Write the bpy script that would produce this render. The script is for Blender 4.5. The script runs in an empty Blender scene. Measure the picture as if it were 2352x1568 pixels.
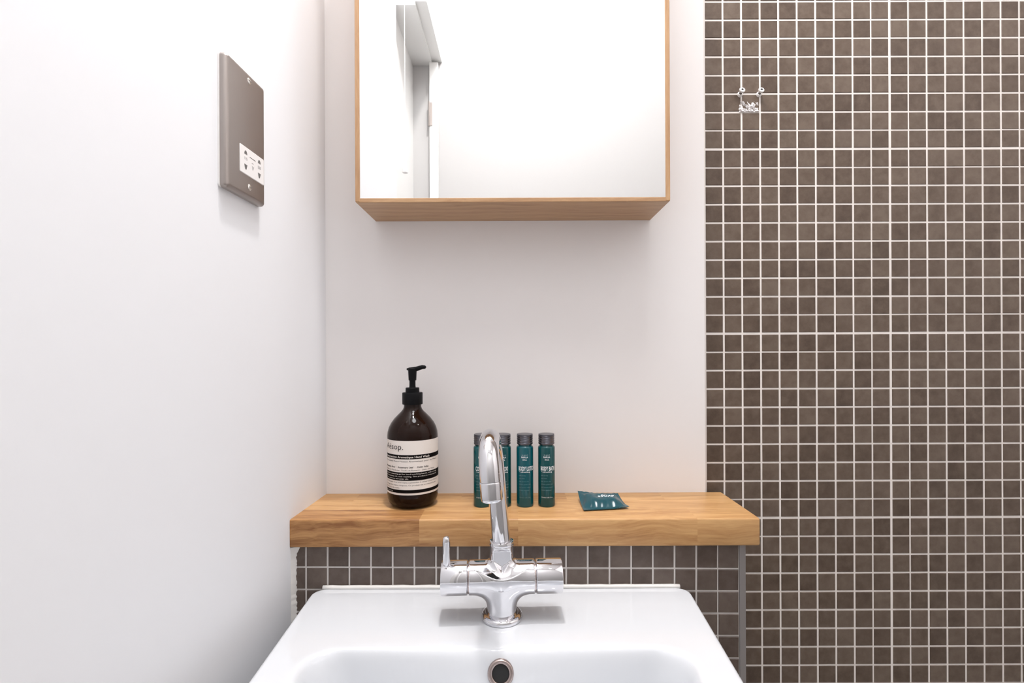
import bpy, bmesh, math, random
import numpy as np
from mathutils import Vector, Matrix
from mathutils.bvhtree import BVHTree

random.seed(7)
S = bpy.context.scene
COL = S.collection

# ---------------------------------------------------------------- camera
F, VX, VY, ROLL, EYE = 1179.0, 1180.0, 808.0, 0.0042, 1.20
cam_d = bpy.data.cameras.new('camera')
cam = bpy.data.objects.new('camera', cam_d); COL.objects.link(cam)
cam_d.sensor_width = 36.0; cam_d.lens = F / 2352 * 36
cam_d.shift_x = -(VX - 1176) / 2352; cam_d.shift_y = (VY - 784) / 2352
cam_d.clip_start = 0.01
cam.location = (0, 0, EYE)
cam.rotation_euler = (Matrix.Rotation(math.pi / 2, 3, 'X') @ Matrix.Rotation(-ROLL, 3, 'Z')).to_euler()
S.camera = cam

# ---------------------------------------------------------------- light and exposure
w = bpy.data.worlds.new('world'); S.world = w; w.use_nodes = True
w.node_tree.nodes['Background'].inputs[0].default_value = (0.9, 0.95, 1, 1)
w.node_tree.nodes['Background'].inputs[1].default_value = 0.3
S.view_settings.view_transform = 'Standard'; S.view_settings.look = 'None'
S.view_settings.gamma = 1; S.view_settings.use_curve_mapping = False
S.view_settings.exposure = 0.54
CEIL = 2.70
LAMPS = [((-0.01, 0.50), 9.4, (1.0, 0.955, 0.935), .08), ((0.80, 0.00), 1.4, (1.0, 0.96, 0.94), .11),
         ((0.14, 0.23), 7.8, (0.975, 0.985, 1.0), .46)]  # downlight by the cabinet, then a weak and a large soft added fill lamp
for (lx, ly), p, c, sz in LAMPS:
    ld = bpy.data.lights.new('downlight_and_fill_lamp', 'AREA'); ld.shape = 'DISK'; ld.size = sz
    ld.energy = p; ld.color = c
    lo = bpy.data.objects.new('downlight_and_fill_lamp', ld); COL.objects.link(lo)
    lo.location = (lx, ly, CEIL - 0.012)


# ---------------------------------------------------------------- helpers
def at(px, py, Y):
    u, v = px - VX, py - VY
    c, s = math.cos(ROLL), math.sin(ROLL)
    return Vector(((u * c - v * s) * Y / F, Y, EYE - (u * s + v * c) * Y / F))

def direction(px, py):
    return (at(px, py, 1.0) - Vector((0, 0, EYE))).normalized()

def tag(o, label=None, cat=None, group=None, kind=None):
    if label: o['label'] = label
    if cat: o['category'] = cat
    if group: o['group'] = group
    if kind: o['kind'] = kind
    return o

def link(name, me, mat=None, parent=None, loc=None, smooth=None):
    o = bpy.data.objects.new(name, me); COL.objects.link(o)
    if mat and not me.materials: me.materials.append(mat)
    if loc is not None: o.location = loc
    if parent: o.parent = parent
    if smooth is not None: shade(me, smooth)
    return o

def shade(me, angle):
    me.polygons.foreach_set('use_smooth', [True] * len(me.polygons))
    if angle < 179:
        bm = bmesh.new(); bm.from_mesh(me)
        for e in bm.edges:
            if len(e.link_faces) == 2 and e.calc_face_angle(0) > math.radians(angle): e.smooth = False
        bm.to_mesh(me); bm.free()

def empty(name, loc=(0, 0, 0), rz=0.0):
    o = bpy.data.objects.new(name, None); COL.objects.link(o)
    o.location = loc; o.rotation_euler = (0, 0, rz); o.empty_display_size = 0.02
    return o

def mesh(verts, faces, name='m'):
    me = bpy.data.meshes.new(name); me.from_pydata([tuple(v) for v in verts], [], faces); me.validate(); me.update()
    bm = bmesh.new(); bm.from_mesh(me); bmesh.ops.recalc_face_normals(bm, faces=bm.faces[:]); bm.to_mesh(me); bm.free()
    return me

def box(x0, x1, y0, y1, z0, z1, bev=0.0, seg=2):
    bm = bmesh.new()
    bmesh.ops.create_cube(bm, size=1.0)
    for v in bm.verts:
        v.co = Vector((x0 + (v.co.x + .5) * (x1 - x0), y0 + (v.co.y + .5) * (y1 - y0), z0 + (v.co.z + .5) * (z1 - z0)))
    if bev: bmesh.ops.bevel(bm, geom=bm.edges[:], offset=bev, segments=seg, profile=.5, affect='EDGES')
    me = bpy.data.meshes.new('box'); bm.to_mesh(me); bm.free()
    return me

def prism(poly, z0, z1):
    n = len(poly)
    v = [(x, y, z0) for x, y in poly] + [(x, y, z1) for x, y in poly]
    f = [tuple(range(n))[::-1], tuple(range(n, 2 * n))] + [(i, (i + 1) % n, n + (i + 1) % n, n + i) for i in range(n)]
    return mesh(v, f)

def loft(loops, cap0=True, cap1=True, closed=True):
    n = len(loops[0]); v = [p for l in loops for p in l]; f = []
    for a in range(len(loops) - 1):
        for i in range(n if closed else n - 1):
            j = (i + 1) % n
            f.append((a * n + i, a * n + j, (a + 1) * n + j, (a + 1) * n + i))
    if cap0: f.append(tuple(range(n))[::-1])
    if cap1: f.append(tuple(range((len(loops) - 1) * n, len(loops) * n)))
    return mesh(v, f)

def lathe(prof, n=48, axis='Z'):
    loops = []
    for r, z in prof:
        l = []
        for i in range(n):
            a = 2 * math.pi * i / n; p = (r * math.cos(a), r * math.sin(a), z)
            l.append(p if axis == 'Z' else (p[2], p[0], p[1]) if axis == 'X' else (p[0], -p[2], p[1]))
        loops.append(l)
    return loft(loops)

def tube(path, radii, n=32):
    path = [Vector(p) for p in path]; loops = []
    ref = None
    for k, p in enumerate(path):
        t = (path[min(k + 1, len(path) - 1)] - path[max(k - 1, 0)]).normalized()
        if ref is None: ref = t.orthogonal().normalized()
        ref = (ref - t * ref.dot(t)).normalized(); b = t.cross(ref)
        r = radii[k] if hasattr(radii, '__len__') else radii
        loops.append([p + ref * r * math.cos(2 * math.pi * i / n) + b * r * math.sin(2 * math.pi * i / n) for i in range(n)])
    return loft(loops)

def join(mes):
    v, f, o = [], [], 0
    for m in mes:
        v += [tuple(x.co) for x in m.vertices]; f += [tuple(i + o for i in p.vertices) for p in m.polygons]; o = len(v)
    me = bpy.data.meshes.new('j'); me.from_pydata(v, [], f); me.update()
    return me

def text2d(s, height, width=None, bold=0.0):
    """flat text as 2D verts and faces; height is the cap height in metres"""
    cu = bpy.data.curves.new('t', 'FONT'); cu.body = s; cu.size = 1.0; cu.offset = bold; cu.resolution_u = 2; cu.fill_mode = 'FRONT'
    o = bpy.data.objects.new('t', cu); COL.objects.link(o)
    dg = bpy.context.evaluated_depsgraph_get()
    me = bpy.data.meshes.new_from_object(o.evaluated_get(dg))
    bpy.data.objects.remove(o); bpy.data.curves.remove(cu)
    V = [(v.co.x, v.co.y) for v in me.vertices]; Fs = [tuple(p.vertices) for p in me.polygons]
    bpy.data.meshes.remove(me)
    k = height / 0.69
    kx = k if width is None else width / max(x for x, y in V)
    return [(x * kx, y * k) for x, y in V], Fs

def wrap_text(items, R):
    """items: (string, cap height, width, start angle, baseline z, bold); wraps text round a cylinder facing -Y"""
    V, Fs = [], []
    for s, h, wd, a0, z, b in items:
        v, f = text2d(s, h, wd, b); o = len(V)
        for x, y in v:
            a = math.radians(a0) + x / R
            V.append((R * math.sin(a), -R * math.cos(a), z + y))
        Fs += [tuple(i + o for i in q) for q in f]
    me = bpy.data.meshes.new('text'); me.from_pydata(V, [], Fs); me.update()
    return me

def wrap_patch(R, a0, a1, z0, z1, n=40):
    v, f = [], []
    for i in range(n + 1):
        a = math.radians(a0 + (a1 - a0) * i / n)
        v += [(R * math.sin(a), -R * math.cos(a), z0), (R * math.sin(a), -R * math.cos(a), z1)]
    for i in range(n): f.append((2 * i, 2 * i + 2, 2 * i + 3, 2 * i + 1))
    me = bpy.data.meshes.new('patch'); me.from_pydata(v, [], f); me.update()
    return me


# ---------------------------------------------------------------- materials
def material(name, col=(.8, .8, .8), rough=.5, metal=0.0, spec=.5, coat=0.0, trans=0.0, emit=None):
    m = bpy.data.materials.new(name); m.use_nodes = True
    b = m.node_tree.nodes['Principled BSDF']
    b.inputs['Base Color'].default_value = (*col, 1); b.inputs['Roughness'].default_value = rough
    b.inputs['Metallic'].default_value = metal; b.inputs['Specular IOR Level'].default_value = spec
    b.inputs['Coat Weight'].default_value = coat; b.inputs['Transmission Weight'].default_value = trans
    if emit: b.inputs['Emission Color'].default_value = (*col, 1); b.inputs['Emission Strength'].default_value = emit
    return m

def N(m, t, **kw):
    n = m.node_tree.nodes.new(t)
    for k, v in kw.items():
        if k.startswith('i_'): n.inputs[k[2:].replace('_', ' ')].default_value = v
        else: setattr(n, k, v)
    return n

def L(m, a, b): m.node_tree.links.new(a, b)

def bump(m, src, strength, dist=0.001):
    b = N(m, 'ShaderNodeBump'); b.inputs['Strength'].default_value = strength; b.inputs['Distance'].default_value = dist
    L(m, src, b.inputs['Height']); L(m, b.outputs[0], m.node_tree.nodes['Principled BSDF'].inputs['Normal'])

def plaster(name, col):
    m = material(name, col, .55, spec=.25)
    tc = N(m, 'ShaderNodeTexCoord'); n = N(m, 'ShaderNodeTexNoise', i_Scale=110.0, i_Detail=3.0)
    L(m, tc.outputs['Object'], n.inputs['Vector']); bump(m, n.outputs['Fac'], .12, .0006)
    n2 = N(m, 'ShaderNodeTexNoise', i_Scale=2.2, i_Detail=2.0); L(m, tc.outputs['Object'], n2.inputs['Vector'])
    r = N(m, 'ShaderNodeValToRGB')
    r.color_ramp.elements[0].color = (*[c * .985 for c in col], 1); r.color_ramp.elements[1].color = (*col, 1)
    L(m, n2.outputs['Fac'], r.inputs[0]); L(m, r.outputs[0], m.node_tree.nodes['Principled BSDF'].inputs['Base Color'])
    return m

def tile_mat(name, c0, c1, c2, rough=.42):
    m = material(name, c1, rough, spec=.45)
    P = m.node_tree.nodes['Principled BSDF']
    tc = N(m, 'ShaderNodeTexCoord'); oi = N(m, 'ShaderNodeObjectInfo'); ge = N(m, 'ShaderNodeNewGeometry')
    n = N(m, 'ShaderNodeTexNoise', i_Scale=70.0, i_Detail=6.0, i_Roughness=.65)
    gp = ge.outputs['Position']; L(m, gp, n.inputs['Vector'])
    add = N(m, 'ShaderNodeMath', operation='ADD'); L(m, oi.outputs['Random'], add.inputs[0]); L(m, ge.outputs['Random Per Island'], add.inputs[1])
    fr = N(m, 'ShaderNodeMath', operation='FRACT'); L(m, add.outputs[0], fr.inputs[0])
    mx = N(m, 'ShaderNodeMath', operation='MULTIPLY_ADD'); mx.inputs[1].default_value = .28; L(m, fr.outputs[0], mx.inputs[0])
    sc = N(m, 'ShaderNodeMath', operation='MULTIPLY'); sc.inputs[1].default_value = .75; L(m, n.outputs['Fac'], sc.inputs[0])
    L(m, sc.outputs[0], mx.inputs[2])
    r = N(m, 'ShaderNodeValToRGB'); e = r.color_ramp.elements
    e[0].position = .30; e[0].color = (*c0, 1); e[1].position = .72; e[1].color = (*c2, 1)
    k = e.new(.5); k.color = (*c1, 1)
    L(m, mx.outputs[0], r.inputs[0]); L(m, r.outputs[0], P.inputs['Base Color'])
    n2 = N(m, 'ShaderNodeTexNoise', i_Scale=240.0, i_Detail=4.0); L(m, gp, n2.inputs['Vector'])
    bump(m, n2.outputs['Fac'], .15, .0006)
    return m

def oak(name, cols, scale=1.0, rough=.38, vary=.35, axis='X'):
    m = material(name, cols[1], rough, spec=.4)
    P = m.node_tree.nodes['Principled BSDF']
    tc = N(m, 'ShaderNodeTexCoord'); oi = N(m, 'ShaderNodeObjectInfo')
    off = N(m, 'ShaderNodeVectorMath', operation='SCALE'); off.inputs[0].default_value = (3.1, 7.7, 5.3)
    mo = N(m, 'ShaderNodeMath', operation='MULTIPLY'); mo.inputs[1].default_value = 11.0; L(m, oi.outputs['Random'], mo.inputs[0])
    L(m, mo.outputs[0], off.inputs['Scale'])
    ad = N(m, 'ShaderNodeVectorMath', operation='ADD'); L(m, tc.outputs['Object'], ad.inputs[0]); L(m, off.outputs[0], ad.inputs[1])
    # gentle warp, then stretched grain
    wn = N(m, 'ShaderNodeTexNoise', i_Scale=9.0 * scale, i_Detail=2.0); L(m, ad.outputs[0], wn.inputs['Vector'])
    ws = N(m, 'ShaderNodeVectorMath', operation='SCALE'); ws.inputs['Scale'].default_value = .03 / scale; L(m, wn.outputs['Color'], ws.inputs[0])
    a2 = N(m, 'ShaderNodeVectorMath', operation='ADD'); L(m, ad.outputs[0], a2.inputs[0]); L(m, ws.outputs[0], a2.inputs[1])
    def stretched(sx, syz, detail, rgh=.55):
        mp = N(m, 'ShaderNodeMapping'); mp.inputs['Scale'].default_value = (sx, syz, syz) if axis == 'X' else (syz, syz, sx)
        L(m, a2.outputs[0], mp.inputs['Vector'])
        t = N(m, 'ShaderNodeTexNoise', i_Scale=1.0 * scale, i_Detail=detail, i_Roughness=rgh); L(m, mp.outputs[0], t.inputs['Vector'])
        return t
    g1 = stretched(5, 95, 3.0); g2 = stretched(22, 420, 4.0, .65)
    s1 = N(m, 'ShaderNodeMath', operation='MULTIPLY'); s1.inputs[1].default_value = .62; L(m, g1.outputs['Fac'], s1.inputs[0])
    s2 = N(m, 'ShaderNodeMath', operation='MULTIPLY_ADD'); s2.inputs[1].default_value = .38; L(m, g2.outputs['Fac'], s2.inputs[0]); L(m, s1.outputs[0], s2.inputs[2])
    rv = N(m, 'ShaderNodeMath', operation='MULTIPLY_ADD'); rv.inputs[1].default_value = vary; rv.inputs[2].default_value = -vary * .5; L(m, oi.outputs['Color'], rv.inputs[0])
    s3 = N(m, 'ShaderNodeMath', operation='ADD'); L(m, s2.outputs[0], s3.inputs[0]); L(m, rv.outputs[0], s3.inputs[1])
    r = N(m, 'ShaderNodeValToRGB'); e = r.color_ramp.elements
    e[0].position = .32; e[0].color = (*cols[0], 1); e[1].position = .70; e[1].color = (*cols[2], 1)
    k = e.new(.48); k.color = (*cols[1], 1)
    L(m, s3.outputs[0], r.inputs[0]); L(m, r.outputs[0], P.inputs['Base Color'])
    bump(m, g2.outputs['Fac'], .12, .0005)
    return m

M = {}
M['wall'] = plaster('white_paint', (.90, .872, .865))
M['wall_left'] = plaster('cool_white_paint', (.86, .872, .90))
M['ceiling'] = plaster('ceiling_paint', (.88, .88, .88))
M['trim'] = material('trim_gloss_paint', (.84, .84, .83), .25)
M['grout'] = material('grout', (.84, .79, .75), .8, spec=.2)
M['grout_ledge'] = material('ledge_grout', (.76, .72, .69), .8, spec=.2)
M['tile'] = tile_mat('mosaic_tile', (.074, .048, .033), (.112, .078, .056), (.152, .113, .085))
M['tile_ledge'] = tile_mat('ledge_mosaic_tile', (.074, .051, .040), (.108, .079, .064), (.142, .109, .090))
M['floor'] = material('floor_tile', (.62, .60, .57), .4)
M['floor_joint'] = material('floor_joint', (.3, .28, .26), .8)
M['oak'] = oak('oak_worktop', ((.235, .098, .033), (.44, .228, .088), (.60, .355, .155)))
M['oak_cab'] = oak('oak_cabinet', ((.28, .145, .07), (.43, .25, .13), (.54, .34, .185)), vary=.1)
M['oak_side'] = oak('oak_cabinet_upright', ((.28, .145, .07), (.43, .25, .13), (.54, .34, .185)), vary=.1, axis='Z')
M['mirror'] = material('mirror_silver', (.87, .875, .87), .0, 1.0)
M['ceramic'] = material('white_ceramic', (.665, .685, .715), .07, spec=.5, coat=.2)
M['sealant'] = material('white_sealant', (.80, .78, .75), .5)
M['chrome'] = material('chrome', (.74, .74, .765), .04, 1.0)
M['chrome_dark'] = material('worn_chrome', (.42, .35, .33), .22, 1.0)
M['black_hole'] = material('dark_void', (.008, .008, .008), .6)
M['nickel'] = material('brushed_nickel', (.37, .335, .315), .36, 1.0)
M['steel'] = material('bright_steel', (.75, .73, .70), .2, 1.0)
M['white_plastic'] = material('white_plastic', (.86, .84, .83), .35)
M['slot'] = material('socket_slot', (.16, .15, .145), .7)
M['grey_print'] = material('grey_print', (.30, .29, .29), .6)
M['black_plastic'] = material('black_plastic', (.005, .005, .006), .45, spec=.14)
M['amber'] = material('amber_glass', (.012, .0045, .0025), .06, spec=.2)
M['paper'] = material('cream_label_paper', (.78, .72, .67), .5)
M['ink'] = material('black_ink', (.006, .0045, .0045), .7, spec=.06)
M['ink_grey'] = material('grey_ink', (.05, .042, .042), .6, spec=.2)
M['cap'] = material('gunmetal_cap', (.15, .15, .17), .3, 1.0)
M['white_print'] = material('white_print', (.75, .80, .82), .5)
M['pale_print'] = material('pale_teal_print', (.13, .29, .31), .5)
M['sachet'] = material('teal_film', (.006, .065, .085), .2, spec=.5)
M['zinc'] = material('zinc', (.80, .79, .78), .35, .6)
M['plaster_patch'] = material('filler', (.80, .77, .77), .9)

# ---------------------------------------------------------------- room shell
YB, YT = 0.83, 0.838            # white wall face, mosaic wall face
XE = 0.309                      # where the white wall ends
def XW(y): return -0.3037 - (YB - y) * 0.026    # left wall face
XR, YR = 1.15, -0.285           # right wall, rear wall

def struct(name, me, mat, **kw): return tag(link(name, me, mat, **kw), kind='structure')

struct('floor', box(-.6, XR + .1, YR - .1, 1.0, -.06, 0), M['floor'])
struct('ceiling', box(-.6, XR + .1, YR - .1, 1.0, CEIL, CEIL + .08), M['ceiling'])
struct('wall_back', prism([(-.45, YB), (XE, YB), (XE, YB + .0095), (-.45, YB + .0095)], 0, CEIL), M['wall'])
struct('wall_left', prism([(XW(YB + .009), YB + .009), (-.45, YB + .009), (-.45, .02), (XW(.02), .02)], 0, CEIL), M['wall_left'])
struct('wall_left_recess', prism([(XW(0) - .012, .02), (-.45, .02), (-.45, YR), (XW(0) - .012, YR)], 0, CEIL), M['trim'])
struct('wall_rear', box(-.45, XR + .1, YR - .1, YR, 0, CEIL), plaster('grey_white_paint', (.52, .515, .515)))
struct('wall_right', box(XR, XR + .1, YR, 1.0, 0, CEIL), M['wall'])
# door head boxing and post reflected in the mirror
struct('trim_1', join([box(XW(0) - .012, -.271, YR, .019, 2.17, CEIL - .002), box(-.271, -.239, YR, .019, 2.18, CEIL - .002)]), M['trim'])
post = struct('trim_2', box(-.279, -.25, YR, YR + .02, 0, 2.17, .001), M['trim'])
link('hinge', join([box(-.279, -.269, YR + .0201, YR + .0225, 1.957, 2.035, .0006),
                    tube([(-.2795, YR + .0235, 1.955), (-.2795, YR + .0235, 2.037)], .0028, 10)]), M['nickel'], post)

# mosaic wall -----------------------------------------------------
wt = struct('wall_back_tiled', box(XE - .04, XR, YT + .0008, YT + .09, 0, CEIL), M['grout'])
TP, TZ = 0.03027, 0.0301
TW = 0.0273
def tile_mesh(wd, ht, t=.005, ch=.0006):
    a, b = wd / 2, ht / 2
    v = [(-a, t, -b), (a, t, -b), (a, t, b), (-a, t, b), (-a, ch, -b), (a, ch, -b), (a, ch, b), (-a, ch, b),
         (-a + ch, 0, -b + ch), (a - ch, 0, -b + ch), (a - ch, 0, b - ch), (-a + ch, 0, b - ch)]
    f = []
    for k in (0, 4):
        for i in range(4): f.append((k + i, k + (i + 1) % 4, k + 4 + (i + 1) % 4, k + 4 + i))
    f.append((8, 9, 10, 11))
    me = bpy.data.meshes.new('tile'); me.from_pydata(v, [], f); me.update()
    return me
tm = tile_mesh(TW, TW); tm.materials.append(M['tile'])
XJ, ZJ = 0.3434, EYE + 0.5703      # a vertical and a horizontal joint
cells = []
for i in range(-1, 26):
    for j in range(-32, 62):
        # rows counted downwards from ZJ; sheets are ten tiles wide and high
        x = XJ + (i + .5) * TP; z = ZJ - (j + .5) * TZ
        if x + TW / 2 > XR or z - TW / 2 < 0 or z + TW / 2 > CEIL: continue
        if i == 9 or i == 19: x += .0005
        if i == 8 or i == 18: x -= .0005
        if (j - 8) % 10 == 0: z -= .0005
        if (j - 8) % 10 == 9: z += .0005
        x += random.uniform(-.00012, .00012); z += random.uniform(-.00012, .00012)
        px = VX + x * F / YT; py = VY - (z - EYE) * F / YT
        seen = px < 2335 and 20 < py < 1548 and not (px < 1775 and py > 1120)
        cells.append((seen, math.hypot(px - VX, py - VY), x, z, random.uniform(-.004, .004)))
cells.sort(key=lambda c: (not c[0], c[1]))
for k, (s, d, x, z, r) in enumerate(cells[:300]):
    o = link('tile', tm, None, wt, (x, YT, z)); o.rotation_euler = (0, r, 0)
V, Fs = [], []
base = [tuple(v.co) for v in tm.vertices]; bf = [tuple(p.vertices) for p in tm.polygons]
for s, d, x, z, r in cells[300:]:
    o = len(V); c, sn = math.cos(r), math.sin(r)
    V += [(x + a * c + e * sn, YT + b, z - a * sn + e * c) for a, b, e in base]; Fs += [tuple(i + o for i in q) for q in bf]
me = bpy.data.meshes.new('tiles'); me.from_pydata(V, [], Fs); me.update()
tag(link('tile_field', me, M['tile'], wt), kind='stuff')

# smear of white filler left on one tile
from mathutils import noise
V, Fs = [], []
nx, nz = 84, 40
p0, p1 = at(1696, 257, YT), at(1744, 233, YT)
vis = {}
for j in range(nz + 1):
    for i in range(nx + 1):
        fx, fz = i / nx, j / nz
        n_ = noise.fractal(Vector((fx * 7 + fz * 2.5, fz * 2.6, 3.7)), .8, 2.1, 5)
        d = .62 - .85 * fz + .75 * n_ - .9 * max(0, .07 - fx) * 10 - .9 * max(0, fx - .93) * 10
        vis[i, j] = d
        V.append((p0.x + (p1.x - p0.x) * fx, YT + .0002 - max(0, min(.0022, .0030 * d + .0006 * n_)), p0.z + (p1.z - p0.z) * fz))
for j in range(nz):
    for i in range(nx):
        if vis[i, j] + vis[i + 1, j + 1] > .02:
            a = j * (nx + 1) + i; Fs.append((a, a + 1, a + nx + 2, a + nx + 1))
me = bpy.data.meshes.new('smear'); me.from_pydata(V, [], Fs); me.update()
tag(link('filler_smear', me, M['plaster_patch'], wt, smooth=180), label='rough white filler smear on one tile')

# tiled ledge behind the basin -------------------------------------
YL = 0.7094
SH_T, SH_B = EYE - .228, EYE - .2660      # shelf top and underside
XL1 = at(1713, 1400, YL).x
TRW = .0086
ledge = struct('wall_ledge', prism([(XW(YL) - .02, YL + .0014), (XL1 - .001, YL + .0014), (XL1 - .001, YB), (XW(YL) - .02, YB)], 0, SH_B - .0004), M['grout_ledge'])
struct('trim_3', box(XL1 - TRW, XL1, YL - .0006, YL + .03, 0, SH_B - .0012, .0006), material('grey_edge_trim', (.29, .27, .265), .45, .35))
jx0, PX, PZ, TILT = at(702.3, 1330, YL).x, .0300, .0309, -.0078
zj = EYE - .2986
tl = tile_mesh(.0274, .0283); tl.materials.append(M['tile_ledge'])
tl_left = tile_mesh(.0150, .0283); tl_left.materials.append(M['tile_ledge'])
for r in range(-1, 8):
    for c in range(-1, 20):
        x = jx0 + (c + .5) * PX; z = zj - (r + .5) * PZ + TILT * x
        if r > 2 and -.215 < x < .17 or r > 6: continue
        me = tl
        if c == -1: me = tl_left; x = jx0 - .0013 - .0075
        if c == 19: x -= .0006
        o = link('tile', me, None, ledge, (x + random.uniform(-.0001, .0001), YL, z))
        o.rotation_euler = (0, -TILT + random.uniform(-.004, .004), 0)
        if r == -1:                                   # row tucked under the shelf
            ht = SH_B - .001 - (z - .01415); o.location.z = z - .01415 + ht / 2; o.scale.z = ht / .0283

# mosaic of the ledge below and behind the basin and on its end, out of the photograph's view
V, Fs = [], []
base = [tuple(v.co) for v in tl.vertices]; bf = [tuple(p.vertices) for p in tl.polygons]
for r in range(0, 29):
    z = zj - (r + .5) * PZ
    if z - .0142 < 0: continue
    for c in range(0, 20):
        x = jx0 + (c + .5) * PX
        if r > 2 and -.215 < x < .17 or r > 6:
            o = len(V); V += [(x + a, YL + b, z + TILT * x + e) for a, b, e in base]; Fs += [tuple(i + o for i in q) for q in bf]
    for c in range(0, 3):
        y = YL + .046 + c * .0303
        o = len(V); V += [(XL1 - .0002 - b, y + a, z + e) for a, b, e in base]; Fs += [tuple(i + o for i in q) for q in bf]
me = bpy.data.meshes.new('tiles'); me.from_pydata(V, [], Fs); me.update()
tag(link('tile_field', me, M['tile_ledge'], ledge), kind='stuff')

# bead of sealant in the corner between ledge and left wall
V, Fs = [], []
rnd = random.Random(5); nz = 60
for j in range(nz + 1):
    z = SH_B - .001 - j * .155 / nz
    wdt = .0055 + .0018 * rnd.random() + (.006 * max(0, 1 - j / 4) if j < 5 else 0)
    x0 = XW(YL) - .002
    V += [(x0, YL - .008, z), (x0 + wdt * .5, YL - .0035, z), (x0 + wdt + .002, YL + .0008, z)]
for j in range(nz):
    for k in range(2): Fs.append((3 * j + k, 3 * j + k + 1, 3 * j + k + 4, 3 * j + k + 3))
me = bpy.data.meshes.new('bead'); me.from_pydata(V, [], Fs); me.update()
tag(link('sealant_bead', me, M['sealant'], ledge, smooth=180), label='rough white sealant in the corner')

# ---------------------------------------------------------------- oak shelf, made of glued staves
YF = 0.7004
shelf = empty('oak_shelf', ((XW(.77) + .3356) / 2, .765, SH_B))
tag(shelf, 'thick oiled oak shelf of glued staves on top of the tiled ledge', 'shelf')
so = shelf.location.copy()
def stave(x0, x1, y0, y1, front=False, right=False, left=False, tone=.5):
    bm = bmesh.new(); bmesh.ops.create_cube(bm, size=1.0)
    cx, cy, cz = (x0 + x1) / 2, (y0 + y1) / 2, (SH_T + SH_B) / 2
    for v in bm.verts:
        X = x0 if v.co.x < 0 else x1
        Y = y0 if v.co.y < 0 else y1
        if left and v.co.x < 0: X = XW(Y) - .001
        v.co = Vector((X - cx, Y - cy, (SH_B if v.co.z < 0 else SH_T) - cz))
    def sel(cond): return [e for e in bm.edges if cond(*[v.co for v in e.verts])]
    fy, rx = y0 - cy, x1 - cx
    es = []
    if front: es += sel(lambda a, b: abs(a.y - fy) < 1e-6 and abs(b.y - fy) < 1e-6 and abs(a.z - b.z) < 1e-6)
    if right: es += sel(lambda a, b: abs(a.x - rx) < 1e-6 and abs(b.x - rx) < 1e-6 and (abs(a.z - b.z) < 1e-6 or front and abs(a.y - fy) < 1e-6 and abs(b.y - fy) < 1e-6))
    if front and left: es += sel(lambda a, b: abs(a.y - fy) < 1e-6 and abs(b.y - fy) < 1e-6 and a.x < 0 and b.x < 0 and abs(a.z - b.z) > 1e-3)
    es = list(set(es))
    if es: bmesh.ops.bevel(bm, geom=es, offset=.0028, segments=3, profile=.5, affect='EDGES')
    me = bpy.data.meshes.new('stave'); bm.to_mesh(me); bm.free()
    o = link('stave', me, M['oak'], shelf, Vector((cx, cy, cz)) - so, smooth=50)
    o.color = (tone, tone, tone, 1)
    return o
XS1 = .3356
def fx(px, Y): return (px - VX - 1.6) * Y / F
rows = [(YF, .744, [963, 1190, 1602], [.28, .62, .74, .86]), (.744, .787, [905, 1128, 1395], [.92, .72, .82, .78]), (.787, YB, [820, 1060, 1300, 1520], [.7, .62, .55, .85, .9])]
for k, (y0, y1, cuts, tones) in enumerate(rows):
    xs = [-.31] + [fx(c, (y0 + y1) / 2 if k else y0) for c in cuts] + [XS1]
    for i in range(len(xs) - 1):
        stave(xs[i], xs[i + 1], y0, y1, front=(k == 0), left=(i == 0), right=(i == len(xs) - 2), tone=tones[i])

# ---------------------------------------------------------------- mirror cabinet
YC = 0.7249
cl, cr = at(816, 450, YC).x, at(1539.5, 450, YC).x
cb = EYE + .2118; ct = cb + .62
cab = empty('mirror_cabinet', ((cl + cr) / 2, (YC + YB) / 2, cb))
tag(cab, 'mirror fronted oak wall cabinet hung above the oak shelf', 'cabinet')
co = cab.location.copy(); th = .0062
def part(name, me, mat, root, o, **kw):
    ob = link(name, me, mat, root, **kw)
    ob.location = -o if kw.get('loc') is None else Vector(kw['loc']) - o
    return ob
part('bottom_panel', box(cl + .0008, cr - .0008, YC, YB, cb, cb + th, .0006), M['oak_cab'], cab, co)
part('top_panel', box(cl, cr, YC, YB, ct - th, ct, .0006), M['oak_cab'], cab, co)
part('side_panel', box(cl, cl + th, YC - .0004, YB, cb + .001, ct, .0006), M['oak_side'], cab, co)
part('side_panel', box(cr - th, cr, YC - .0004, YB, cb + .001, ct, .0006), M['oak_side'], cab, co)
part('back_panel', box(cl + th, cr - th, YB - .008, YB - .0005, cb + th, ct - th), M['oak_cab'], cab, co)
part('mirror', box(cl + th, cr - th, YC + .0012, YC + .0062, cb + th, ct - th), M['mirror'], cab, co)

# ---------------------------------------------------------------- basin
ZD = EYE - .3249           # deck height
BX = -.0165
def rounded(pts, rads, seg=24):
    out = []; n = len(pts)
    for i in range(n):
        p0, p, p1 = Vector(pts[i - 1]), Vector(pts[i]), Vector(pts[(i + 1) % n])
        a, b = (p0 - p).normalized(), (p1 - p).normalized()
        ang = a.angle(b); t = rads[i] / math.tan(ang / 2)
        c = p + (a + b).normalized() * rads[i] / math.sin(ang / 2)
        s, e = p + a * t, p + b * t
        a0 = math.atan2((s - c).y, (s - c).x); a1 = math.atan2((e - c).y, (e - c).x)
        d = (a1 - a0 + math.pi) % (2 * math.pi) - math.pi
        for k in range(seg + 1): out.append((c.x + rads[i] * math.cos(a0 + d * k / seg), c.y + rads[i] * math.sin(a0 + d * k / seg)))
    return out
cyb = .455                 # centre of the radial sampling
NA = 480
TH = np.array([2 * math.pi * i / NA for i in range(NA)])
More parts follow.
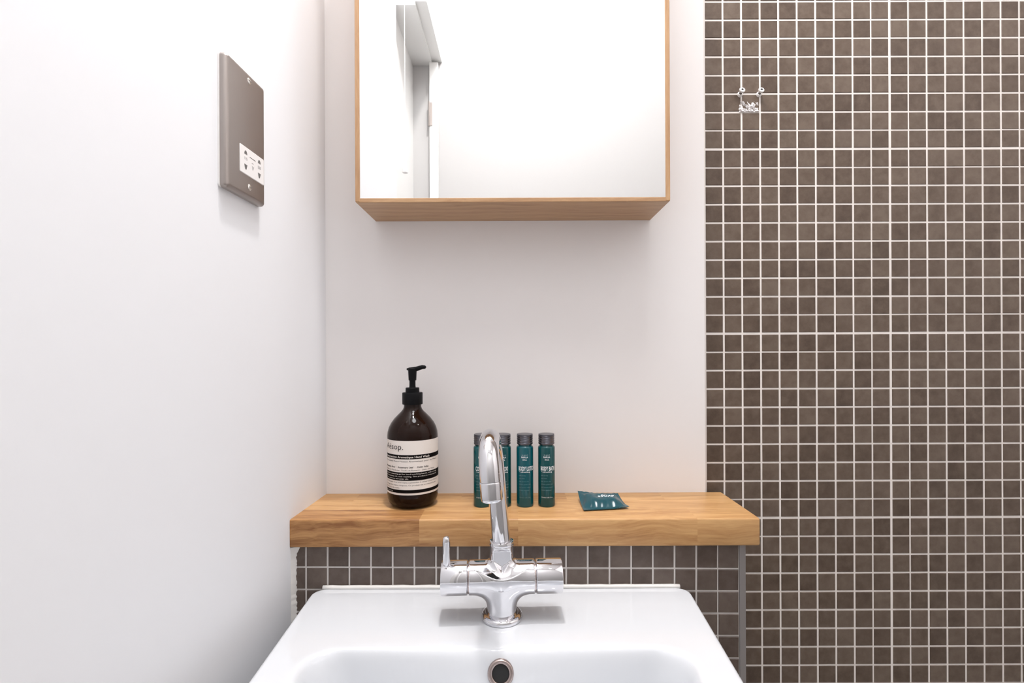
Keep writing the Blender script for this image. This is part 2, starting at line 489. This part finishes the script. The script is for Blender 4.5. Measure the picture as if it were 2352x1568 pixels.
def radial(pts):
    P = np.array(pts); dense = []
    for i in range(len(P)):
        a, b = P[i], P[(i + 1) % len(P)]
        for t in np.linspace(0, 1, 40, endpoint=False): dense.append(a + (b - a) * t)
    D = np.array(dense) - np.array([0, cyb]); an = np.arctan2(D[:, 1], D[:, 0]) % (2 * math.pi); r = np.hypot(D[:, 0], D[:, 1])
    o = np.argsort(an); return np.interp(TH, an[o], r[o], period=2 * math.pi)
YBK = YL - .0005
outer = radial(rounded([(-.2600, YBK), (-.2475, .48), (-.224, .300), (.222, .300), (.2415, .48), (.2560, YBK)], [.016, .25, .085, .085, .25, .016]))
bowl = radial(rounded([(-.208, .5625), (-.188, .345), (.186, .345), (.206, .5625)], [.034, .085, .085, .034]))
def loop(r, z): return [(BX + a * math.cos(t), cyb + a * math.sin(t), ZD + z) for a, t in zip(r, TH)]
L0 = []
for ins, z in [(.11, -.155), (.05, -.135), (.018, -.095), (.007, -.05), (.002, -.022), (.0, -.008), (.0004, -.0045), (.0018, -.0018), (.0040, -.0004), (.0065, 0)]:
    L0.append(loop(outer - ins, z))
oi_, bo = outer - .0065, bowl + .008
for t in (.2, .45, .7, .9): L0.append(loop(oi_ * (1 - t) + bo * t, -.0004 * math.sin(math.pi * t)))
for ins, z in [(-.008, 0), (-.004, -.0003), (-.001, -.0014), (.0015, -.0034), (.0038, -.0065), (.0062, -.011), (.0095, -.019), (.0135, -.030), (.019, -.045),
               (.027, -.062), (.038, -.078), (.054, -.092), (.076, -.102), (.11, -.109)]:
    L0.append(loop(bowl - ins, z))
cap = bowl - .11
for k, z in ((.6, -.113), (.25, -.1155), (.12, -.116)): L0.append(loop(cap * k, z))
basin_me = loft(L0)
basin = empty('wash_basin', (BX, cyb + .1, ZD - .155))
tag(basin, 'glossy white ceramic wash basin fixed against the tiled ledge', 'basin')
bo_ = basin.location.copy()
bob = part('bowl', basin_me, M['ceramic'], basin, bo_, smooth=60)
bvh = BVHTree.FromPolygons([v.co.copy() for v in basin_me.vertices], [tuple(p.vertices) for p in basin_me.polygons])
# sealant along the back of the rim
sp = []
for i in range(41):
    x = BX - .2480 + .492 * i / 40
    sp.append((x, YL - .0012, ZD + .0012 + .00015 * math.sin(i * 1.7)))
part('sealant_line', tube(sp, [.0030 + .0002 * math.sin(i * 2.3) for i in range(41)], 10), M['sealant'], basin, bo_, smooth=180)
# overflow ring
hit, nrm, _, _ = bvh.ray_cast(Vector((0, 0, EYE)), direction(1150, 1546))
ovf = lathe([(.0085, -.002), (.0088, .0012), (.0098, .0026), (.0118, .0030), (.0134, .0022), (.0142, .0004), (.0144, -.003)], 40)
rot = nrm.to_track_quat('Z', 'Y')
ring = part('overflow_ring', loft([[tuple(v.co) for v in ovf.vertices[i * 40:(i + 1) * 40]] for i in range(7)], False, False), M['chrome_dark'], basin, bo_, loc=hit, smooth=50)
ring.rotation_mode = 'QUATERNION'; ring.rotation_quaternion = rot
hole = link('overflow_hole', loft([[(.0087 * math.cos(a * math.pi / 20), .0087 * math.sin(a * math.pi / 20), z) for a in range(40)] for z in (-.004, .0007)]), M['black_hole'], ring)
drain = part('drain', lathe([(.004, -.002), (.03, -.002), (.0315, .0004), (.030, .0022), (.022, .003), (.02, .0012), (.001, .0012)], 40), M['chrome'], basin, bo_, loc=(BX, cyb, ZD - .1155), smooth=40)

# ---------------------------------------------------------------- mixer tap
tap = empty('mixer_tap', at(1153, 1417, .629), math.radians(2.4)); tap.location.z = ZD - .0002
tag(tap, 'polished chrome mixer tap with swan neck spout on the white basin', 'tap')
AZ, RB = .0500, .0203      # height of the cross bar above the deck, its radius
def T(name, me, mat='chrome', parent=tap, sm=40): return link(name, me, M[mat], parent, smooth=sm)
T('base_ring', lathe([(.0175, 0), (.0244, 0), (.0252, .0012), (.0253, .0036), (.0244, .0056), (.0226, .0068), (.0204, .0073), (.0175, .0073)], 64))
# body: one blended skin of foot, cross bar and neck socket
def marching(field, lo, hi, res):
    """surface nets: a smooth closed skin of field < 0"""
    n = [int(round((hi[i] - lo[i]) / res)) + 1 for i in range(3)]
    X, Y, Z = [np.linspace(lo[i], lo[i] + res * (n[i] - 1), n[i]) for i in range(3)]
    G = field(*np.meshgrid(X, Y, Z, indexing='ij'))
    idx = -np.ones([k - 1 for k in n], int); V = []; Fs = []
    ins = G < 0
    c = [ins[a:n[0] - 1 + a, b:n[1] - 1 + b, d:n[2] - 1 + d] for a in (0, 1) for b in (0, 1) for d in (0, 1)]
    s = sum(k.astype(int) for k in c); cells_ = np.argwhere((s > 0) & (s < 8))
    corners = [(a, b, d) for a in (0, 1) for b in (0, 1) for d in (0, 1)]
    edges = [(p, q) for p in range(8) for q in range(p + 1, 8) if sum(abs(corners[p][k] - corners[q][k]) for k in range(3)) == 1]
    for i, j, k in cells_:
        g = [G[i + a, j + b, k + d] for a, b, d in corners]; acc = [0, 0, 0]; m = 0
        for p, q in edges:
            if (g[p] < 0) != (g[q] < 0):
                t = g[p] / (g[p] - g[q]); m += 1
                for ax in range(3): acc[ax] += corners[p][ax] + t * (corners[q][ax] - corners[p][ax])
        idx[i, j, k] = len(V)
        V.append((lo[0] + res * (i + acc[0] / m), lo[1] + res * (j + acc[1] / m), lo[2] + res * (k + acc[2] / m)))
    for ax in range(3):
        e = [0, 0, 0]; e[ax] = 1
        A = ins[:n[0] - e[0], :n[1] - e[1], :n[2] - e[2]]; B = ins[e[0]:, e[1]:, e[2]:]
        for i, j, k in np.argwhere(A != B):
            o1, o2 = [(0, -1, 0), (0, 0, -1)] if ax == 0 else [(-1, 0, 0), (0, 0, -1)] if ax == 1 else [(-1, 0, 0), (0, -1, 0)]
            q = [(i, j, k), (i + o1[0], j + o1[1], k + o1[2]), (i + o1[0] + o2[0], j + o1[1] + o2[1], k + o1[2] + o2[2]), (i + o2[0], j + o2[1], k + o2[2])]
            if all(0 <= c_[t] < n[t] - 1 for c_ in q for t in range(3)):
                f = [idx[c_] for c_ in q]
                if min(f) >= 0: Fs.append(tuple(int(v) for v in f))
    return mesh(V, Fs)
def npsmin(a, b, k):
    h = np.maximum(k - np.abs(a - b), 0) / k
    return np.minimum(a, b) - h * h * k * .25
def field(x, y, z):
    r = np.hypot(x, y)
    d1 = np.maximum(np.maximum(r - .0180, .003 - z), z - AZ)
    d2 = np.maximum(np.hypot(y, z - AZ) - RB, np.abs(x) - .060)
    d = npsmin(d1, d2, .019)
    d = np.maximum(d, np.abs(x) - .0396)
    # neck socket with a flat cut facing the front
    d3 = np.maximum(r - .0146, np.maximum(AZ - z, z - .0905))
    d3 = npsmin(d, d3, .007)
    facet = -.0105 - y                # positive in front of the flat cut
    zone = np.maximum(np.maximum(z - .0845 - .0012 + .10 * np.abs(x), (.066 + .72 * np.abs(x)) - z), 0)
    return np.where(z > .055, np.maximum(d3, facet - zone * 1.6), d3)
body = marching(field, (-.042, -.026, 0), (.042, .026, .093), .00085)
T('body', body, sm=38)
def barrel(x0, x1):
    s = 1 if x1 > x0 else -1; ln = abs(x1 - x0)
    return lathe([(.003, x0), (RB - .0022, x0), (RB - .0010, x0 + s * .0007), (RB, x0 + s * .0018), (RB + .0002, x1 - s * .0012), (RB - .0004, x1 - s * .0003), (RB - .0016, x1), (.003, x1)], 72, 'X')
lh = T('temperature_handle', barrel(-.0406, -.0735)); lh.location = (0, 0, AZ)
rh = T('flow_handle', barrel(.0406, .0735)); rh.location = (0, 0, AZ)
T('washer', lathe([(.003, -.0412), (RB - .0016, -.0412), (RB - .0016, -.039), (.003, -.039)], 48, 'X'), 'chrome_dark').location = (0, 0, AZ)
T('washer', lathe([(.003, .039), (RB - .0016, .039), (RB - .0016, .0412), (.003, .0412)], 48, 'X'), 'chrome_dark').location = (0, 0, AZ)
# upright lever pin on the left handle
prof = [(.0034, -.004), (.0044, .0), (.0046, .006), (.0046, .030), (.0042, .0336), (.0030, .0356), (.0012, .0364)]
lev = lathe(prof, 32)
lv = link('lever', lev, M['chrome'], lh, smooth=50); lv.location = (-.0668, -.006, .0172); lv.rotation_euler = (math.radians(4), 0, 0)
# collar and spout, leaning a little to the left
T('collar', lathe([(.0118, .0896), (.0146, .0896), (.0152, .0905), (.0152, .0930), (.0146, .0944), (.0128, .0952), (.0118, .0952)], 56))
RS, NZ, RAD = .0114, .1880, .0375
path = [(0, 0, z) for z in np.linspace(.088, NZ, 10)]
path += [(0, -RAD + RAD * math.cos(a), NZ + RAD * math.sin(a)) for a in np.linspace(0, math.pi, 40)[1:]]
path += [(0, -2 * RAD, NZ - .0015)]
piv = Vector((0, 0, .088))
spout_me = tube([Vector(p) - piv for p in path], RS, 48)
spout = T('spout', spout_me, sm=60); spout.location = piv; spout.rotation_euler = (0, math.radians(-4.6), math.radians(-4.0))
aer = lathe([(.0085, .0), (.0112, -.0001), (.0118, -.0006), (.0120, -.002), (.0120, -.0180), (.0115, -.0206), (.0102, -.0218), (.0095, -.0212), (.0091, -.0190), (.002, -.0190)], 48)
ao = link('aerator', aer, M['chrome'], spout, smooth=45); ao.location = Vector((0, -2 * RAD, NZ - .0016)) - piv
link('aerator_mesh', lathe([(.001, -.0198), (.0088, -.0198), (.0088, -.0192), (.001, -.0192)], 32), M['black_hole'], ao)

# ---------------------------------------------------------------- shaver socket on the left wall
pc_y = (.538 + .6237) / 2
plate = empty('shaver_socket', (XW(pc_y), pc_y, EYE + .2460))
tag(plate, 'brushed metal shaver socket with white insert on the left wall', 'shaver socket')
# local frame: along the wall, out of the wall, up
ax = Vector((.026, 1, 0)).normalized(); nx_ = Vector((1, -.026, 0)).normalized()
def PW(a, d, h): return ax * a + nx_ * d + Vector((0, 0, h))
def slab(a0, a1, h0, h1, prof, rc, seg=6):
    """rounded plate: prof is a list of (inset, distance from wall)"""
    loops = []
    for ins, d in prof:
        r = max(rc - ins, .0004); l = []
        for (ca, ch, s0) in ((a1 - ins - r, h1 - ins - r, 0), (a0 + ins + r, h1 - ins - r, 90), (a0 + ins + r, h0 + ins + r, 180), (a1 - ins - r, h0 + ins + r, 270)):
            for k in range(seg + 1):
                t = math.radians(s0 + 90 * k / seg); l.append(PW(ca + r * math.cos(t), d, ch + r * math.sin(t)))
        loops.append(l)
    return loft(loops)
WA, W2, H2, H1 = .0392, .0410, .0732, .0702
link('back_box', slab(-WA - .0012, W2 - .001, -H1 + .0005, H2 - .0005, [(0, 0), (0, .0018)], .003), M['white_plastic'], plate)
link('face_plate', slab(-WA, W2, -H1, H2, [(0, .0016), (0, .0056), (.0007, .0074), (.0019, .0086), (.0036, .0092), (.0052, .0093)], .0045), M['nickel'], plate, smooth=35)
iz = -.0298
ins = link('socket_insert', slab(-.0150, .0360, iz - .0155, iz + .0155, [(0, .0090), (0, .0097), (.0006, .0102)], .0012), M['white_plastic'], plate, smooth=35)
def flat(pts, d=.0103):
    me = bpy.data.meshes.new('f'); me.from_pydata([PW(a, d, h) for a, h in pts], [], [tuple(range(len(pts)))]); me.update(); return me
def moon(a, h, up):
    pts = []
    for k in range(13):
        t = math.pi * k / 12; pts.append((a + .0030 * math.cos(t), h + (up * .0042 * math.sin(t))))
    return flat(pts)
def tri(a, h): return flat([(a - .0032, h + .0026), (a + .0032, h + .0026), (a + .0012, h - .0030), (a - .0012, h - .0030)])
for a in (-.0040, .0250):
    link('pin_slot', moon(a, iz + .0070, 1), M['slot'], ins); link('pin_slot', tri(a, iz - .0070), M['slot'], ins)
link('rule_line', flat([(.0042, iz + .0064), (.0168, iz + .0064), (.0168, iz + .0072), (.0042, iz + .0072)]), M['slot'], ins)
V, Fs = [], []
for s, a, h, ht in (('115', -.0074, iz + .0008, .0030), ('230', .0220, iz + .0008, .0030), ('V', .0090, iz - .0060, .0044), ('~', .0084, iz - .0002, .0044)):
    v, f = text2d(s, ht, None, .02); o = len(V)
    V += [PW(a + x, .0103, h + y) for x, y in v]; Fs += [tuple(i + o for i in q) for q in f]
me = bpy.data.meshes.new('marks'); me.from_pydata(V, [], Fs); me.update()
link('voltage_print', me, M['grey_print'], ins)
for h in (.0640, -.0570):
    q = Matrix((ax, Vector((0, 0, 1)), nx_)).transposed().to_4x4()
    sm_ = lathe([(.0036, -.001), (.0036, .0003), (.0030, .0009), (.0012, .0011), (.0003, .0011)], 24); sm_.transform(q)
    sc_ = link('screw', sm_, M['steel'], plate, smooth=40); sc_.location = PW(.0055, .0092, h)
    sl = box(-.0026, .0026, -.0004, .0004, .0008, .00125); sl.transform(Matrix.Translation(Vector())); sl.transform(q)
    link('screw_slot', sl, M['slot'], sc_)

# ---------------------------------------------------------------- hand wash bottle
BY = .775
bc = at(948.5, 1155, BY)
bottle = empty('pump_bottle', (bc.x, BY, SH_T))
tag(bottle, 'amber hand wash bottle with black pump and cream label on the oak shelf', 'bottle')
R = .0376
prof = [(.001, .0015), (.022, .0012), (.0262, 0), (.0290, .0006), (.0328, .0032), (.0356, .0072), (.0372, .0125), (R, .019), (R, .104), (.0370, .1095), (.0350, .1165),
        (.0315, .1232), (.0265, .1298), (.0212, .1352), (.0168, .1395), (.0142, .1428), (.0130, .1460), (.0128, .151), (.001, .151)]
link('glass_body', lathe(prof, 96), M['amber'], bottle, smooth=60)
link('collar', lathe([(.001, .1500), (.0148, .1500), (.0152, .1506), (.0152, .1666), (.0147, .1676), (.0104, .1678), (.0102, .1744), (.0096, .1750), (.001, .1750)], 64), M['black_plastic'], bottle, smooth=40)
link('stem', lathe([(.001, .174), (.0050, .174), (.0046, .178), (.0046, .187), (.001, .187)], 32), M['black_plastic'], bottle, smooth=40)
head = join([lathe([(.001, .1858), (.0056, .1858), (.0058, .1866), (.0064, .2000), (.0068, .2030), (.0064, .2040), (.001, .2044)], 40),
             tube([(-.0085, 0, .2028), (-.0050, 0, .2026), (.0, 0, .2024), (.006, -.0006, .2030), (.011, -.0012, .2046), (.0155, -.0018, .2058), (.0190, -.0022, .2056), (.0205, -.0024, .2046)],
                  [.0012, .0026, .0034, .0036, .0034, .0031, .0028, .0018], 20)])
link('pump_head', head, M['black_plastic'], bottle, smooth=60)
lab = link('label', wrap_patch(R + .00025, -68, 138, .0226, .1006, 60), M['paper'], bottle, smooth=180)
RL = R + .00045
bands = [wrap_patch(RL, -65, 136, .0745, .0805, 60), wrap_patch(RL, -65, 136, .0436, .0554, 60), wrap_patch(RL, -65, 136, .0256, .0302, 60)]
link('black_band', join(bands), M['ink'], lab, smooth=180)
a0 = -64
link('brand_print', wrap_text([('A\u00e9sop.', .0082, .0360, a0, .0880, 0)], RL), M['ink_grey'], lab)
link('dark_print', wrap_text([
    ('Gel Lavant Resurrection Aromatique pour les Mains', .0021, .092, a0, .0702, 0),
    ('Mandarin Rind  \u00b7  Rosemary Leaf  \u00b7  Cedar Atlas', .0022, .074, a0, .0616, .02),
    ('Ecorce de Mandarine \u00b7 Feuille de Romarin \u00b7 C\u00e8dre de l\u2019Atlas', .0020, .086, a0, .0574, 0),
    ('Gel nettoyant doux pour mains malmen\u00e9es. A utiliser chaque fois que', .0018, .094, a0, .0400, 0),
    ('le lavage des mains s\u2019impose. Ce produit est enrichi en huiles', .0018, .090, a0, .0360, 0),
    ('d\u2019\u00e9corces et de c\u00e8dre.', .0018, .030, a0, .0322, 0)], RL), M['ink_grey'], lab)
link('name_print', wrap_text([('Resurrection Aromatique Hand Wash', .0028, .076, a0, .0760, .015)], RL + .0002), M['paper'], lab)
link('directions_print', wrap_text([
    ('A gentle cleansing gel for hard-working hands, with orange', .0017, .092, a0, .0522, 0),
    ('and rosemary oils, each washing. This product is enhanced by', .0017, .092, a0, .0488, 0),
    ('citrus, rosemary and cedar oils.', .0017, .044, a0, .0454, 0)], RL + .0002), M['paper'], lab)
link('volume_print', wrap_text([('500 mL 16.9 fl oz', .0016, .018, a0, .0270, 0)], RL + .0002), M['paper'], lab)

# ---------------------------------------------------------------- four toiletry vials
VYY = .764
def vial(px, glass, title, label, turn):
    c = at(px, 1161, VYY)
    t = empty('toiletry_vial', (c.x, VYY, SH_T), math.radians(turn)); tag(t, label, 'vial', 'teal toiletry vials on the oak shelf')
    r = .0126
    link('tube_body', lathe([(.001, .0010), (.0105, .0004), (.0118, 0), (.0124, .0008), (r, .0026), (r, .0862), (.0121, .0880), (.0108, .0890), (.0101, .0896), (.0101, .0935), (.001, .0935)], 48), glass, t, smooth=50)
    pr = [(.001, .0912), (.0114, .0912), (.0119, .0918)]
    z = .0918
    for k in range(4): pr += [(.0120, z + .0006), (.0120, z + .0022), (.0114, z + .0027), (.0114, z + .0030)]; z += .0033
    pr += [(.0119, .1052), (.0116, .1062), (.001, .1064)]
    link('screw_cap', lathe(pr, 48), M['cap'], t, smooth=40)
    R1 = r + .00025
    link('title_print', wrap_text([('RAPULA', .0024, .0100, -24, .0724, .02), ('SOUL', .0020, .0066, -16, .0690, .015), ('the spirit of', .0012, .0088, -21, .0764, 0),
                                   (title, .0060, .0026 * len(title), -46, .0540, .03),
                                   ('\u2022 refreshing', .0018, .0170, -42, .0512, .02)], R1), M['white_print'], t)
    lines = [('with sea kelp', .0105), ('and mint', .0090), ('aqua, glycerin, aloe', .0150), ('leaf juice, parfum, citric', .0185), ('acid, limonene, linalool', .0180), ('sodium benzoate', .0160)]
    items = [(s, .0014, wd, -42, .0462 - .0043 * k, 0) for k, (s, wd) in enumerate(lines)]
    link('small_print', wrap_text(items, R1), M['pale_print'], t)
    link('volume_print', wrap_text([('30 ml \u212e 1.01 fl oz', .0016, .0175, -40, .0140, .01)], R1), M['pale_print'] if turn < 0 else M['white_print'], t)
    return t
g1 = material('teal_glass', (.003, .088, .098), .07, spec=.5, trans=.25)
g2 = material('blue_teal_glass', (.003, .105, .132), .07, spec=.5, trans=.3)
g3 = material('dark_teal_glass', (.003, .072, .078), .07, spec=.5, trans=.2)
vial(1107.5, g1, 'CONDITIONER', 'teal vial with grey screw cap, the one of the four nearest the amber bottle', 2)
vial(1155.0, g3, 'SHAMPOO', 'teal vial with grey screw cap standing behind the tap neck', 3)
vial(1206.0, g2, 'BODY LOTION', 'brighter blue-teal vial of BODY LOTION with grey screw cap', -1)
vial(1255.5, g3, 'BODY BATH', 'dark teal vial with grey screw cap, the one of the four nearest the sachet', 1)

# ---------------------------------------------------------------- sachet
sx, sy, = at(1389, 1160, .765).x, .765
sach = empty('soap_sachet', (sx, sy, SH_T), 0)
tag(sach, 'small puffy teal foil sachet lying flat on the oak shelf', 'sachet')
quad = [at(1341, 1176, .7325), at(1445, 1168, .7420), at(1419, 1140, .7880), at(1327, 1140, .7900)]
quad = [Vector((q.x - sx, q.y - sy, 0)) for q in quad]
n1, n2 = 56, 44
rnd = random.Random(11)
def sachet_pt(u, v, top):
    p = quad[0] * (1 - u) * (1 - v) + quad[1] * u * (1 - v) + quad[2] * u * v + quad[3] * (1 - u) * v
    eu, ev = min(u, 1 - u), min(v, 1 - v)
    e = min(1, max(0, (ev - .09) / .30)); e2 = min(1, max(0, (eu - .03) / .30))
    puff = math.sin(e * math.pi / 2) * math.sin(e2 * math.pi / 2)
    wr = .0012 * (abs(math.sin(u * 9.5 + 2.2 * v)) - .5) * math.sin(v * 5.5 + 1) + .0008 * math.sin(u * 47 - v * 9) * (1 - puff)
    cr_ = .0004 * math.sin(u * 170) if ev < .09 else 0
    lift = .0035 * max(0, 1 - math.hypot(u, 1 - v) * 2.4) ** 1.0 + .0022 * max(0, 1 - math.hypot(1 - u, v) * 3)
    drop = .0015 * (ev < .09)
    if top: z = .0022 + lift + .0098 * puff + .0085 * v * v + wr * (.3 + puff) + cr_ + .0012 * math.sin(u * 7 + 1) * puff
    else: z = .0014 + lift + .0085 * v * v - .0013 * puff
    return (p.x, p.y, max(z, .0001))
V = [sachet_pt(i / n1, j / n2, True) for j in range(n2 + 1) for i in range(n1 + 1)]
o2 = len(V)
V += [sachet_pt(i / n1, j / n2, False) for j in range(n2 + 1) for i in range(n1 + 1)]
Fs = []
for j in range(n2):
    for i in range(n1):
        a = j * (n1 + 1) + i; Fs.append((a, a + 1, a + n1 + 2, a + n1 + 1)); Fs.append((o2 + a, o2 + a + n1 + 1, o2 + a + n1 + 2, o2 + a + 1))
bd = [i for i in range(n1 + 1)] + [j * (n1 + 1) + n1 for j in range(1, n2 + 1)] + [n2 * (n1 + 1) + i for i in range(n1 - 1, -1, -1)] + [j * (n1 + 1) for j in range(n2 - 1, 0, -1)]
for k in range(len(bd)):
    a, b = bd[k], bd[(k + 1) % len(bd)]; Fs.append((a, o2 + a, o2 + b, b))
film = mesh(V, Fs); link('film_pouch', film, M['sachet'], sach, smooth=70)
bs = BVHTree.FromPolygons([v.co.copy() for v in film.vertices], [tuple(p.vertices) for p in film.polygons])
V, Fs = [], []
for s, u0, v0, h in (('SOAP', .47, .47, .0056), ('\u2022', .39, .42, .009), ('SOUL', .46, .86, .0040)):
    tv, tf = text2d(s, h, None, .03); o = len(V)
    p = Vector(sachet_pt(u0, v0, True))
    for x, y in tv:
        hp = bs.ray_cast(Vector((p.x + x, p.y + y, .05)), Vector((0, 0, -1)))[0]
        V.append((p.x + x, p.y + y, (hp.z if hp else p.z) + .00025))
    Fs += [tuple(i + o for i in q) for q in tf]
me = bpy.data.meshes.new('print'); me.from_pydata(V, [], Fs); me.update()
link('print', me, M['white_print'], sach)

# ---------------------------------------------------------------- two wall screws left in the mosaic
for k, (px, py) in enumerate(((1699.5, 217), (1743.0, 217))):
    c = at(px, py, YT)
    s = empty('wall_screw', (c.x, YT, c.z))
    tag(s, ['bare metal screw in the mosaic wall, the one closer to the white wall', 'bare metal screw in the mosaic wall, the one farther from the white wall'][k], 'screw', 'pair of bare screws in the mosaic wall')
    s.rotation_euler = (math.radians(-20), 0, 0)
    link('wall_plug', lathe([(.0020, -.002), (.0044, -.002), (.0044, .0012), (.0038, .0022), (.0020, .0022)], 24, 'Y'), M['white_plastic'], s, smooth=40)
    link('shank', lathe([(.001, .001), (.0024, .001), (.0024, .0070), (.001, .0070)], 20, 'Y'), M['slot'], s, smooth=40)
    link('screw_head', lathe([(.0008, .0064), (.0036, .0064), (.0047, .0078), (.0049, .0092), (.0042, .0102), (.0019, .0104), (.0016, .0090), (.0004, .0088)], 28, 'Y'), M['zinc'], s, smooth=40)
    link('recess', lathe([(.0003, .0092), (.00165, .0092), (.00165, .0105), (.0003, .0105)], 16, 'Y'), M['black_hole'], s)

# ---------------------------------------------------------------- light pull cord, seen in the mirror
cy_, Lm = .10, 1.35
cx_ = (932 - VX) / F * Lm; kz = EYE + (VY - 395) / F * Lm
pull = empty('pull_cord', (cx_, cy_, kz)); tag(pull, 'white light pull cord with small bell knob, reflected in the mirror', 'pull cord')
link('cord', tube([(0, 0, .02), (0, 0, CEIL - kz - .02)], .0009, 8), M['white_plastic'], pull)
link('knob', lathe([(.001, .0), (.0072, .0), (.0076, .002), (.0060, .012), (.0032, .022), (.001, .024)], 24), M['white_plastic'], pull, smooth=40)
link('ceiling_rose', lathe([(.001, CEIL - kz - .024), (.030, CEIL - kz - .024), (.034, CEIL - kz - .012), (.034, CEIL - kz), (.001, CEIL - kz)], 32), M['white_plastic'], pull, smooth=40)

# ---------------------------------------------------------------- ceiling downlight fitting, and made-up fittings for the added fill lamps
for k, ((lx, ly), p, c, sz) in enumerate(LAMPS):
    t = empty('downlight_and_fill_fitting', (lx, ly, CEIL))
    tag(t, ['round recessed ceiling downlight in front of the mirror cabinet', 'round ceiling fitting of a weak fill lamp added towards the right wall', 'large round ceiling fitting of a soft fill lamp added in the middle of the room'][k], 'downlight', 'ceiling downlights')
    q = sz / 2 + .003
    link('bezel', loft([[(r * math.cos(a * math.pi / 24), r * math.sin(a * math.pi / 24), z) for a in range(48)] for r, z in ((q, -.0005), (q, -.004), (q + .006, -.006), (q + .014, -.004), (q + .016, 0))], False, False), M['steel'], t, smooth=40)
    link('lens', lathe([(.001, -.003), (q - .001, -.003), (q - .001, -.001), (.001, -.001)], 48), M['white_plastic'], t)
